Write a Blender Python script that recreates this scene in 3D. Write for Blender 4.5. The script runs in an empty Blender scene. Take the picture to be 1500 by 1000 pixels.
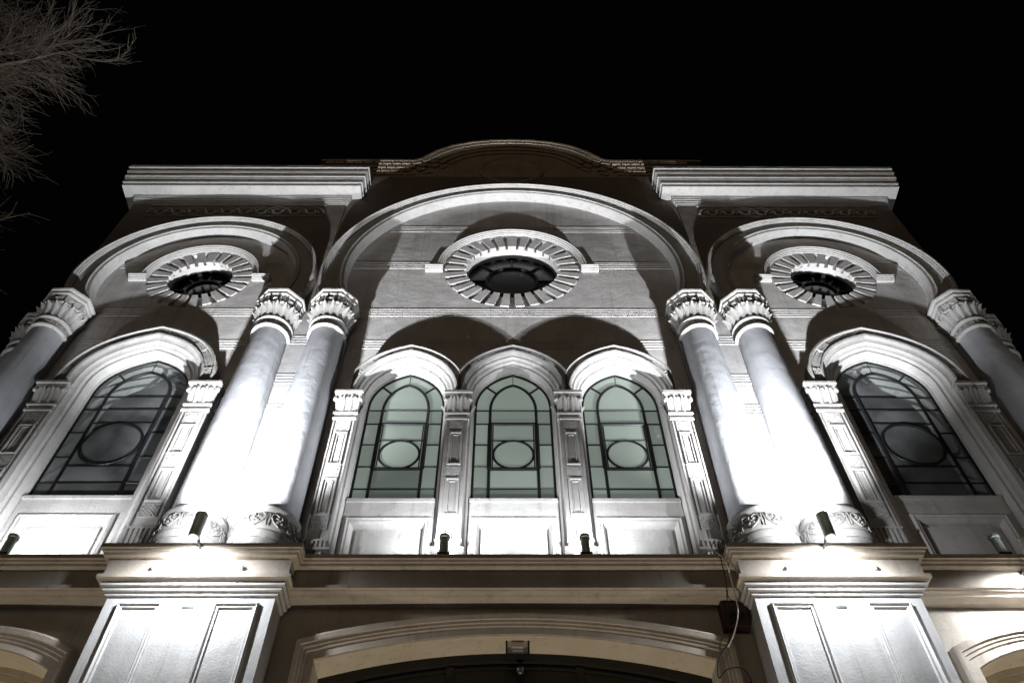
import bpy, bmesh, math, random
from mathutils import Vector, Matrix
from mathutils.geometry import tessellate_polygon
rnd = random.Random(7)
PI = math.pi
scene = bpy.context.scene
COL = scene.collection
sin, cos, rad = math.sin, math.cos, math.radians

# ------------------------------------------------------------------ materials
def mat_base(name):
    m = bpy.data.materials.new(name); m.use_nodes = True
    nt = m.node_tree; b = nt.nodes['Principled BSDF']
    return m, nt, b
def N(nt, t, **kw):
    n = nt.nodes.new(t)
    for k, v in kw.items():
        if k in n.inputs: n.inputs[k].default_value = v
        else: setattr(n, k, v)
    return n
def stucco(name, c1, c2, scale=1.3, rough=.8, bump=.25, fine=38., spec=.3, streak=0.25, dirt=(.16, .13, .10), dirt_amt=.35, drip=.45, crack=.16):
    """painted render: large soft mottling, vertical run-off streaks, scattered dirt, trowel and grain bump"""
    m, nt, b = mat_base(name)
    tc = N(nt, 'ShaderNodeTexCoord')
    n1 = N(nt, 'ShaderNodeTexNoise', Scale=scale, Detail=6., Roughness=.62)
    nt.links.new(tc.outputs['Object'], n1.inputs['Vector'])
    mp = N(nt, 'ShaderNodeMapping'); mp.inputs['Scale'].default_value = (5.5, 5.5, .55)
    nt.links.new(tc.outputs['Object'], mp.inputs['Vector'])
    n2 = N(nt, 'ShaderNodeTexNoise', Scale=1.2, Detail=5., Roughness=.6)
    nt.links.new(mp.outputs['Vector'], n2.inputs['Vector'])
    mixf = N(nt, 'ShaderNodeMix', data_type='FLOAT'); mixf.inputs[0].default_value = streak
    nt.links.new(n1.outputs['Fac'], mixf.inputs[2]); nt.links.new(n2.outputs['Fac'], mixf.inputs[3])
    r = N(nt, 'ShaderNodeValToRGB'); r.color_ramp.elements[0].position = .34; r.color_ramp.elements[1].position = .66
    r.color_ramp.elements[0].color = (*c2, 1); r.color_ramp.elements[1].color = (*c1, 1)
    nt.links.new(mixf.outputs[0], r.inputs['Fac'])
    n3 = N(nt, 'ShaderNodeTexNoise', Scale=9., Detail=8., Roughness=.7)
    nt.links.new(tc.outputs['Object'], n3.inputs['Vector'])
    r3 = N(nt, 'ShaderNodeValToRGB'); r3.color_ramp.elements[0].position = .60; r3.color_ramp.elements[1].position = .78
    r3.color_ramp.elements[1].color = (dirt_amt,)*3 + (1,)
    nt.links.new(n3.outputs['Fac'], r3.inputs['Fac'])
    mx = N(nt, 'ShaderNodeMix', data_type='RGBA')
    nt.links.new(r3.outputs['Color'], mx.inputs[0]); nt.links.new(r.outputs['Color'], mx.inputs[6])
    mx.inputs[7].default_value = (*dirt, 1)
    # rain-water drips: narrow vertical stains, broken up along their length
    mp2 = N(nt, 'ShaderNodeMapping'); mp2.inputs['Scale'].default_value = (15., 15., .42)
    nt.links.new(tc.outputs['Object'], mp2.inputs['Vector'])
    n6 = N(nt, 'ShaderNodeTexNoise', Scale=1., Detail=5., Roughness=.65); nt.links.new(mp2.outputs['Vector'], n6.inputs['Vector'])
    r6 = N(nt, 'ShaderNodeValToRGB'); r6.color_ramp.elements[0].position = .56; r6.color_ramp.elements[1].position = .74
    r6.color_ramp.elements[1].color = (drip,)*3 + (1,)
    nt.links.new(n6.outputs['Fac'], r6.inputs['Fac'])
    mx6 = N(nt, 'ShaderNodeMix', data_type='RGBA'); nt.links.new(r6.outputs['Color'], mx6.inputs[0]); nt.links.new(mx.outputs[2], mx6.inputs[6]); mx6.inputs[7].default_value = (*dirt, 1)
    # hairline cracks
    vd = N(nt, 'ShaderNodeTexNoise', Scale=2.6, Detail=5.); nt.links.new(tc.outputs['Object'], vd.inputs['Vector'])
    va = N(nt, 'ShaderNodeVectorMath', operation='MULTIPLY_ADD'); va.inputs[1].default_value = (.55, .55, .55)
    nt.links.new(vd.outputs['Color'], va.inputs[0]); nt.links.new(tc.outputs['Object'], va.inputs[2])
    vo = N(nt, 'ShaderNodeTexVoronoi', feature='DISTANCE_TO_EDGE', Scale=.75); nt.links.new(va.outputs[0], vo.inputs['Vector'])
    r7 = N(nt, 'ShaderNodeValToRGB'); r7.color_ramp.elements[0].position = .0; r7.color_ramp.elements[1].position = .0055
    r7.color_ramp.elements[0].color = (crack,)*3 + (1,); r7.color_ramp.elements[1].color = (0, 0, 0, 1)
    nt.links.new(vo.outputs['Distance'], r7.inputs['Fac'])
    mx7 = N(nt, 'ShaderNodeMix', data_type='RGBA'); nt.links.new(r7.outputs['Color'], mx7.inputs[0]); nt.links.new(mx6.outputs[2], mx7.inputs[6]); mx7.inputs[7].default_value = (.09, .08, .07, 1)
    nt.links.new(mx7.outputs[2], b.inputs['Base Color'])
    b.inputs['Roughness'].default_value = rough
    b.inputs['Specular IOR Level'].default_value = spec
    n4 = N(nt, 'ShaderNodeTexNoise', Scale=fine, Detail=4., Roughness=.6)
    nt.links.new(tc.outputs['Object'], n4.inputs['Vector'])
    n5 = N(nt, 'ShaderNodeTexNoise', Scale=4.5, Detail=4., Roughness=.5)
    nt.links.new(tc.outputs['Object'], n5.inputs['Vector'])
    ad = N(nt, 'ShaderNodeMath', operation='MULTIPLY_ADD'); ad.inputs[1].default_value = 4.
    nt.links.new(n5.outputs['Fac'], ad.inputs[0]); nt.links.new(n4.outputs['Fac'], ad.inputs[2])
    bp = N(nt, 'ShaderNodeBump', Strength=bump, Distance=.012)
    nt.links.new(ad.outputs[0], bp.inputs['Height']); nt.links.new(bp.outputs['Normal'], b.inputs['Normal'])
    return m
def plain(name, c, rough=.5, metal=0., spec=.5, noise=0., emis=None, es=0.):
    m, nt, b = mat_base(name)
    b.inputs['Base Color'].default_value = (*c, 1); b.inputs['Roughness'].default_value = rough
    b.inputs['Metallic'].default_value = metal; b.inputs['Specular IOR Level'].default_value = spec
    if noise:
        tc = N(nt, 'ShaderNodeTexCoord'); n1 = N(nt, 'ShaderNodeTexNoise', Scale=14., Detail=5.)
        nt.links.new(tc.outputs['Object'], n1.inputs['Vector'])
        r = N(nt, 'ShaderNodeValToRGB'); r.color_ramp.elements[0].position = .3; r.color_ramp.elements[1].position = .7
        r.color_ramp.elements[0].color = (*[x*(1-noise) for x in c], 1); r.color_ramp.elements[1].color = (*[min(1, x*(1+noise)) for x in c], 1)
        nt.links.new(n1.outputs['Fac'], r.inputs['Fac']); nt.links.new(r.outputs['Color'], b.inputs['Base Color'])
        bp = N(nt, 'ShaderNodeBump', Strength=.2, Distance=.006)
        nt.links.new(n1.outputs['Fac'], bp.inputs['Height']); nt.links.new(bp.outputs['Normal'], b.inputs['Normal'])
    if emis:
        b.inputs['Emission Color'].default_value = (*emis, 1); b.inputs['Emission Strength'].default_value = es
    return m
def glass(name, c1, c2, rough=.12, spec=.6, scale=1.6):
    m, nt, b = mat_base(name)
    tc = N(nt, 'ShaderNodeTexCoord'); n1 = N(nt, 'ShaderNodeTexNoise', Scale=scale, Detail=4.)
    nt.links.new(tc.outputs['Object'], n1.inputs['Vector'])
    r = N(nt, 'ShaderNodeValToRGB'); r.color_ramp.elements[0].position = .35; r.color_ramp.elements[1].position = .65
    r.color_ramp.elements[0].color = (*c1, 1); r.color_ramp.elements[1].color = (*c2, 1)
    nt.links.new(n1.outputs['Fac'], r.inputs['Fac']); nt.links.new(r.outputs['Color'], b.inputs['Base Color'])
    b.inputs['Roughness'].default_value = rough; b.inputs['Specular IOR Level'].default_value = spec
    n2 = N(nt, 'ShaderNodeTexNoise', Scale=7., Detail=2.)
    nt.links.new(tc.outputs['Object'], n2.inputs['Vector'])
    bp = N(nt, 'ShaderNodeBump', Strength=.25, Distance=.01)
    nt.links.new(n2.outputs['Fac'], bp.inputs['Height']); nt.links.new(bp.outputs['Normal'], b.inputs['Normal'])
    return m
M = dict(
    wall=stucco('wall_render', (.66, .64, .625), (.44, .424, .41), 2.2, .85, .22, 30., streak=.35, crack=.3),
    trim=stucco('trim_paint', (.50, .488, .475), (.39, .38, .368), 2.6, .75, .35, 45., streak=.5, dirt_amt=.5),
    orn=stucco('ornament_paint', (.46, .45, .435), (.32, .31, .298), 5., .75, .3, 70., streak=.2, dirt_amt=.5),
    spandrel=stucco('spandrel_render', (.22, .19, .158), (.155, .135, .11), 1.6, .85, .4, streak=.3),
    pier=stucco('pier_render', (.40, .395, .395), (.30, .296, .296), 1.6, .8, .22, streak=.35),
    column=stucco('column_paint', (.46, .47, .492), (.34, .348, .37), 3.2, .55, .2, 40., .35, streak=.4, dirt=(.17, .165, .16), dirt_amt=.4, crack=0., drip=.55),
    ledge=stucco('ledge_paint', (.50, .45, .39), (.36, .32, .27), 2.0, .75, .25, 50., streak=.3),
    lower=stucco('lower_render', (.46, .42, .36), (.33, .30, .26), 1.4, .85, .3, 45., streak=.3),
    pedestal=stucco('pedestal_paint', (.50, .50, .50), (.36, .36, .36), 1.8, .5, .2, 60., .45, streak=.6),
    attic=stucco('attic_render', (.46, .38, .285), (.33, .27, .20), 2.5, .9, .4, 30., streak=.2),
    intrados=stucco('cream_paint', (.60, .54, .43), (.48, .42, .32), 2., .75, .2, 50., crack=.1),
    lead=plain('lead_came', (.008, .008, .009), .45, .1, .35, .3),
    green=glass('frosted_glass', (.09, .105, .094), (.12, .14, .124), .10, .55),
    dark=glass('dark_glass', (.016, .019, .021), (.05, .057, .06), .07, .8, 1.1),
    room=stucco('room_plaster', (.52, .50, .47), (.42, .40, .375), .8, .9, .2, 30.),
    hood=stucco('hood_carving', (.38, .37, .36), (.26, .255, .245), 5., .75, .3, 70., streak=.2, dirt_amt=.5),
    pil=stucco('pilaster_paint', (.37, .36, .35), (.27, .26, .25), 4., .75, .3, 60., streak=.3, dirt_amt=.5),
    flash=plain('lead_flashing', (.06, .06, .062), .7, .2, .3, .5),
    black=glass('black_glass', (.006, .006, .007), (.012, .012, .013), .15, .5),
    rglass=glass('rose_glass', (.05, .052, .055), (.08, .083, .086), .3, .5),
    door=plain('door_paint', (.012, .011, .010), .5, 0, .4, .3),
    metal=plain('lamp_metal', (.42, .48, .44), .45, .4, .5, .15),
    blackmetal=plain('black_metal', (.012, .012, .012), .45, .3, .5, .2),
    reflector=plain('reflector_glass', (.6, .6, .58), .15, .3, .8),
    lens=plain('lit_lens', (.9, .9, .9), .3, 0, .5, 0, (.93, .96, 1.), 40.),
    box=plain('box_paint', (.022, .006, .006), .5, 0, .5, .3),
    cable=plain('cable_sheath', (.02, .018, .017), .6),
    cablew=plain('pale_cable', (.42, .39, .34), .6),
    bark=plain('bark', (.15, .125, .10), .9, 0, .2, .35),
    pave=stucco('pavement_stone', (.24, .22, .20), (.16, .15, .135), .8, .85, .4, 20.),
    road=stucco('asphalt', (.055, .053, .05), (.04, .039, .037), .9, .9, .5, 60.),
)

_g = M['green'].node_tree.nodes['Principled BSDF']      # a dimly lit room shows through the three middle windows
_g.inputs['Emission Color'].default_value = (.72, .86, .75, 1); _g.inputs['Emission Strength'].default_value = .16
def see_through():
    m = glass('dusty_pane', (.09, .098, .10), (.30, .315, .32), .09, .6, 2.3); nt = m.node_tree; b = nt.nodes['Principled BSDF']; out = nt.nodes['Material Output']
    t = N(nt, 'ShaderNodeBsdfTransparent'); t.inputs['Color'].default_value = (.82, .86, .85, 1)
    mx = N(nt, 'ShaderNodeMixShader'); mx.inputs[0].default_value = .42
    nt.links.new(t.outputs[0], mx.inputs[1]); nt.links.new(b.outputs[0], mx.inputs[2]); nt.links.new(mx.outputs[0], out.inputs['Surface'])
    return m
M['dusty'] = see_through()
def tint_shaded(m, emis=None):       # random tone of each quarry, with shade painted into the lowest, held in tint
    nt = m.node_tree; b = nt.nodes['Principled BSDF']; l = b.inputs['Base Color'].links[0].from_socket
    a = N(nt, 'ShaderNodeAttribute', attribute_name='tint_shade')
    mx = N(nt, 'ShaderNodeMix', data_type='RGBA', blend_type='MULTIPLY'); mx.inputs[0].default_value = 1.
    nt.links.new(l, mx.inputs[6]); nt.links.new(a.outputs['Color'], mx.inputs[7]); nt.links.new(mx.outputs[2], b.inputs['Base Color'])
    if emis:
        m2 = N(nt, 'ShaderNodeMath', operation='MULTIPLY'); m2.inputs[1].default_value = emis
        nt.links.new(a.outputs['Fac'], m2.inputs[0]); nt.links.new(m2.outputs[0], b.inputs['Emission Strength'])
tint_shaded(M['dusty']); tint_shaded(M['green'], .21)
# ------------------------------------------------------------------ mesh helpers
class MB:
    def __init__(s): s.v = []; s.f = []
    def add(s, vs, fs):
        o = len(s.v); s.v += [tuple(p) for p in vs]; s.f += [tuple(i+o for i in f) for f in fs]
    def box(s, x0, x1, y0, y1, z0, z1):
        s.add([(x0,y0,z0),(x1,y0,z0),(x1,y1,z0),(x0,y1,z0),(x0,y0,z1),(x1,y0,z1),(x1,y1,z1),(x0,y1,z1)],
              [(0,3,2,1),(4,5,6,7),(0,1,5,4),(1,2,6,5),(2,3,7,6),(3,0,4,7)])
    def obox(s, c, ax, ay, az):      # oriented box, half-axis vectors
        c = Vector(c); P = []
        for k in (-1, 1):
            for j, i in ((-1,-1),(-1,1),(1,1),(1,-1)): P.append(c + ax*i + ay*j + az*k)
        s.add(P, [(0,3,2,1),(4,5,6,7),(0,1,5,4),(1,2,6,5),(2,3,7,6),(3,0,4,7)])
    def loft(s, rows, cu=False, cv=False, caps=False):
        n = len(rows[0]); vs = [p for r in rows for p in r]; fs = []
        R = len(rows)
        for i in range(R if cv else R-1):
            a, b = i*n, ((i+1) % R)*n
            for j in range(n if cu else n-1):
                k = (j+1) % n; fs.append((a+j, a+k, b+k, b+j))
        if caps:                      # close the two open ends across the profile
            fs.append(tuple(i*n for i in range(R))); fs.append(tuple(i*n+n-1 for i in reversed(range(R))))
        s.add(vs, fs)
    def lathe(s, cx, cy, prof, seg=40, a0=0., a1=2*PI, top=True, bottom=True):
        full = abs(a1-a0-2*PI) < 1e-6; n = seg if full else seg+1
        rows = [[(cx+r*cos(a0+(a1-a0)*k/seg), cy+r*sin(a0+(a1-a0)*k/seg), z) for k in range(n)] for r, z in prof]
        s.loft(rows, cu=full)
        for flag, row in ((bottom, rows[0]), (top, rows[-1])):
            if flag and full: s.add(row, [tuple(range(n))])
    def prism(s, poly, y0, y1, holes=()):      # polygon in (x,z), extruded in y
        loops = [list(poly)] + [list(h) for h in holes]
        tri = tessellate_polygon([[Vector((x, z, 0)) for x, z in l] for l in loops])
        flat = [p for l in loops for p in l]; n = len(flat)
        s.add([(x, y0, z) for x, z in flat] + [(x, y1, z) for x, z in flat],
              [tuple(t) for t in tri] + [tuple(i+n for i in reversed(t)) for t in tri])
        o = len(s.v) - 2*n; st = 0
        for l in loops:
            m = len(l)
            for i in range(m):
                j = (i+1) % m; s.f.append((o+st+i, o+st+j, o+n+st+j, o+n+st+i))
            st += m
    def tube(s, pts, r, seg=6, cap=True, r2=None):
        P = [Vector(p) for p in pts]; n = len(P); rows = []
        ref = None
        for i in range(n):
            t = (P[min(i+1, n-1)] - P[max(i-1, 0)]).normalized()
            if ref is None: ref = t.orthogonal().normalized()
            u = (ref - t*ref.dot(t)).normalized(); ref = u; w = t.cross(u)
            q = r if r2 is None else r + (r2-r)*i/max(1, n-1)
            rows.append([P[i] + (u*cos(2*PI*k/seg) + w*sin(2*PI*k/seg))*q for k in range(seg)])
        s.loft(rows, cu=True)
        if cap: s.add(rows[0], [tuple(range(seg))]); s.add(rows[-1], [tuple(range(seg))])
    def build(s, name, mat, parent=None, smooth=35., merge=True):
        me = bpy.data.meshes.new(name); me.from_pydata(s.v, [], s.f); me.update()
        bm = bmesh.new(); bm.from_mesh(me)
        if merge: bmesh.ops.remove_doubles(bm, verts=bm.verts, dist=1e-5)
        bmesh.ops.recalc_face_normals(bm, faces=bm.faces); bm.to_mesh(me); bm.free()
        if smooth:
            for p in me.polygons: p.use_smooth = True
            me.set_sharp_from_angle(angle=rad(smooth))
        me.materials.append(M[mat] if isinstance(mat, str) else mat)
        o = bpy.data.objects.new(name, me); COL.objects.link(o)
        if parent: o.parent = parent
        return o
def tag(o, label=None, cat=None, group=None, kind=None):
    if label: o['label'] = label
    if cat: o['category'] = cat
    if group: o['group'] = group
    if kind: o['kind'] = kind
    return o
def empty(name, loc=(0, 0, 0)):
    o = bpy.data.objects.new(name, None); o.location = loc; o.empty_display_size = .3; COL.objects.link(o); return o
def copy_tree(o, parent=None, loc=None):
    c = o.copy(); COL.objects.link(c); c.parent = parent
    if loc is not None: c.location = loc
    for ch in list(o.children): copy_tree(ch, c)
    return c
def lin(a, b, n): return [a+(b-a)*i/n for i in range(n+1)]
def circ(cx, cz, r, n=64, a0=0.): return [(cx+r*cos(a0+2*PI*k/n), cz+r*sin(a0+2*PI*k/n)) for k in range(n)]

# ------------------------------------------------------------------ building skeleton (metres; x right, y into the wall, z up)
BX = 0.02
SIDE = 4.27                 # axis of the side bays
ZL = 6.22                   # top of the first-floor ledge
bld = tag(empty('building', (BX, 0, 0)),
          'grand white arcaded facade of an old building floodlit at night, with round arches and columns', 'building')

# keel arch outline ---------------------------------------------------------
class Keel:
    """pointed arch of half width a, springing zs, apex zs+h, jambs down to zb; row(o) is the outline offset outwards by o"""
    def __init__(s, cx, a, zs, h, zb, n=16, slope=.36):
        s.cx, s.a, s.zs, s.h, s.zb = cx, a, zs, h, zb
        P = [Vector((a, zs)), Vector((a, zs+.55*h)), Vector((.52*a, zs+h-.52*a*slope)), Vector((0, zs+h))]
        s.half = []
        for i in range(n+1):
            t = i/n; u = 1-t
            p = P[0]*u**3 + P[1]*3*u*u*t + P[2]*3*u*t*t + P[3]*t**3
            d = (P[1]-P[0])*u*u + (P[2]-P[1])*2*u*t + (P[3]-P[2])*t*t
            nn = Vector((d.y, -d.x)).normalized()
            s.half.append((p, nn))
    def pts(s, o, jamb=True, clampx=None, zb=None):
        L = []
        for i, (p, nn) in enumerate(s.half):
            if i == len(s.half)-1: q = Vector((0, p.y + o/max(.3, nn.y)))
            else: q = p + nn*o
            x = max(q.x, 0)
            if clampx is not None: x = min(x, clampx)
            L.append((x, q.y))
        if jamb: L = [(L[0][0], s.zb if zb is None else zb)] + L
        R = [(s.cx+x, z) for x, z in L]
        return R + [(s.cx-x, z) for x, z in reversed(L[:-1])]
    def row(s, o, y, **k): return [(x, y, z) for x, z in s.pts(o, **k)]
    def at(s, t, o):          # t in -1..1 along the arch (0 = apex)
        f = (1-abs(t))*(len(s.half)-1); i = min(int(f), len(s.half)-2); q = f-i
        p = s.half[i][0].lerp(s.half[i+1][0], q); nn = s.half[i][1].lerp(s.half[i+1][1], q).normalized()
        if abs(t) < 1e-6: nn = Vector((0, 1))
        r = p + nn*o
        return s.cx + (r.x if t > 0 else -r.x), r.y

KC = [Keel(x, .43, 8.76, .60, ZL) for x in (-1.2, 0, 1.2)]
KS = [Keel(x, .535, 9.0, .63, ZL) for x in (-SIDE, SIDE)]
ROSE = [(0., 11.64, .945, .645, 29), (-SIDE, 11.385, .70, .435, 23), (SIDE, 11.385, .70, .435, 23)]

# --- bay wall with openings
def rect(x0, x1, z0, z1): return [(x0, z0), (x1, z0), (x1, z1), (x0, z1)]
mb = MB()
holes = [k.pts(.03) for k in KC] + [k.pts(.03) for k in KS] + [circ(c[0], c[1], c[2], 72) for c in ROSE]
holes = [[(x, max(z, ZL-.02)) for x, z in h] for h in holes]
mb.prism(rect(-5.93, 5.93, 6.0, 14.25), 0, .45, holes)
BANDS = [12.82, 11.755, 10.565, 9.86, 9.10, 8.56, 7.82]
def hole_at(z):
    iv = []
    for k in KC+KS:
        o = .33 if k in KC else .42
        if z < k.zs + .1: iv.append((k.cx-k.a-o, k.cx+k.a+o))
        elif z < k.zs+k.h+o:
            w = (k.a+o)*math.sqrt(max(0, 1-((z-k.zs-.1)/(k.h+o-.1))**2)); iv.append((k.cx-w, k.cx+w))
    for cx, cz, r, _, _ in ROSE:
        d = abs(z-cz); R = r+.17 if z > cz else r+.01
        if d < R: w = math.sqrt(R*R-d*d); iv.append((cx-w, cx+w))
    return iv
def beads(mb, x0, x1, y, z, iv):
    cuts = sorted(iv); segs = []; a = x0
    for l, r in cuts:
        if r <= x0 or l >= x1: continue
        if l > a: segs.append((a, min(l, x1)))
        a = max(a, r)
    if a < x1: segs.append((a, x1))
    for a, b in segs:
        if b-a < .04: continue
        for dz in (-.075, -.025, .025, .075):
            mb.loft([[(a, y, z+dz-.013), (b, y, z+dz-.013)], [(a, y-.007, z+dz-.011), (b, y-.007, z+dz-.011)],
                     [(a, y-.007, z+dz+.012), (b, y-.007, z+dz+.012)], [(a, y, z+dz+.0125), (b, y, z+dz+.0125)]], caps=True)
# horseshoe arches: big (0, 11.52, R 2.63), side (4.27, 11.28, R 1.62)
ARC = [(0., 11.52, 2.59, 2.25), (-SIDE, 11.27, 1.62, 1.295), (SIDE, 11.27, 1.62, 1.295)]
ZSPR = 10.47
for z in BANDS:
    for (cx, cz, R, r) in ARC:
        w = r-.0 if z < cz else math.sqrt(max(0, r*r-(z-cz)**2))
        if z < ZSPR: w = 1.98 if cx == 0 else 1.12
        elif z < cz: w = math.sqrt(r*r-(z-cz)**2)
        if w > .2: beads(mb, cx-w, cx+w, .001, z, hole_at(z))
mb.build('upper_wall', 'wall', bld)

# --- front plates (piers + spandrels)
def keyhole(cx, cz, r, xw, zb, n=56):
    a = math.asin((ZSPR-cz)/r)
    pts = [(cx+r*cos(a+(PI-2*a)*k/n), cz+r*sin(a+(PI-2*a)*k/n)) for k in range(n+1)]
    return [(cx+xw, zb), (cx+xw, ZSPR)] + pts + [(cx-xw, ZSPR), (cx-xw, zb)]
def plate(x0, x1, ztop, cx, cz, r, xw, zb):
    k = keyhole(cx, cz, r, xw, zb)
    return [(x1, zb)] + k + [(x0, zb), (x0, ztop), (x1, ztop)]
def plate_side(s, ztop, cx, cz, r, xw, zb):      # the pier behind the paired columns is part of the side plate up to the springing
    k = keyhole(cx, cz, r, xw, zb)
    inner = [(s*2.03, ZSPR), (s*2.03, zb)]
    P = [(x, z) for x, z in k] if s > 0 else [(x, z) for x, z in reversed(k)]
    # walk: outer bottom, bay keyhole, pier bottom, pier top, spandrel inner edge, top corners
    return [(s*5.93, zb)] + P + [(s*2.03, zb), (s*2.03, ZSPR), (s*2.6, ZSPR), (s*2.6, ztop), (s*5.93, ztop)]
for sgn in (-1, 1):
    mb = MB()
    a, b = (2.6, 5.93)
    kx = keyhole(sgn*SIDE, ARC[1][1], 1.40, 1.14, 6.1)[2:-2]
    if sgn < 0: kx = list(reversed(kx)); 
    if sgn > 0: kx = list(reversed(kx))
    # kx now runs from the left springing to the right springing
    zz = ZSPR+.002
    P = [(min(sgn*2.6, sgn*5.93), zz)] + [(x, max(z, zz)) for x, z in kx] + [(max(sgn*2.6, sgn*5.93), zz), (max(sgn*2.6, sgn*5.93), 14.2), (min(sgn*2.6, sgn*5.93), 14.2)]
    mb.prism(P, -.07, -.002)
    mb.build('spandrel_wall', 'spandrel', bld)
    mb = MB(); xa, xb = sorted((sgn*2.03, sgn*3.13)); mb.prism(rect(xa, xb, 6.1, ZSPR), -.07, -.002)
    for z in BANDS:
        if z < 10.1: beads(mb, xa+.005, xb-.005, -.069, z, [])
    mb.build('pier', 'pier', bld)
    mb = MB(); xa, xb = sorted((sgn*5.41, sgn*5.93)); mb.prism(rect(xa, xb, 6.1, ZSPR), -.07, -.002)
    for z in BANDS:
        if z < 10.1: beads(mb, xa+.005, xb-.005, -.069, z, [])
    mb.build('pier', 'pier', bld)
mb = MB()
kk = keyhole(0, ARC[0][1], 2.34, 2.02, 6.1)[2:-2]
mb.prism([(2.597, ZSPR+.002)] + kk + [(-2.597, ZSPR+.002), (-2.597, 14.6), (2.597, 14.6)], -.045, -.003)
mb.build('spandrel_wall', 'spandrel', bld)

# --- archivolts
def arc_row(cx, cz, r, y, n=80):
    a = math.asin(max(-1, (ZSPR-cz)/r))
    return [(cx+r*cos(a+(PI-2*a)*k/n), y, cz+r*sin(a+(PI-2*a)*k/n)) for k in range(n+1)]
def archivolt(cx, cz, R, r, yb, s=1.):
    k = (R-r)/.375
    prof = [(R, yb), (R, -.20), (R-.012*k, -.213), (R-.036*k, -.213), (R-.038*k, -.190), (R-.062*k, -.187), (R-.064*k, -.168), (R-.080*k, -.165), (R-.086*k, -.138),
            (r+.112*k, -.136), (r+.108*k, -.158), (r+.096*k, -.167), (r+.084*k, -.164), (r+.080*k, -.150), (r+.030*k, -.147), (r, .0005)]
    mb = MB(); mb.loft([arc_row(cx, cz - (.11 if cx == 0 else .045)*(q-r)/(R-r), q, y) for q, y in prof], cv=False)
    return mb
for (cx, cz, R, r) in ARC:
    archivolt(cx, cz, R, r, -.0455 if cx == 0 else -.0705).build('archivolt', 'trim', bld, smooth=40)

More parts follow.
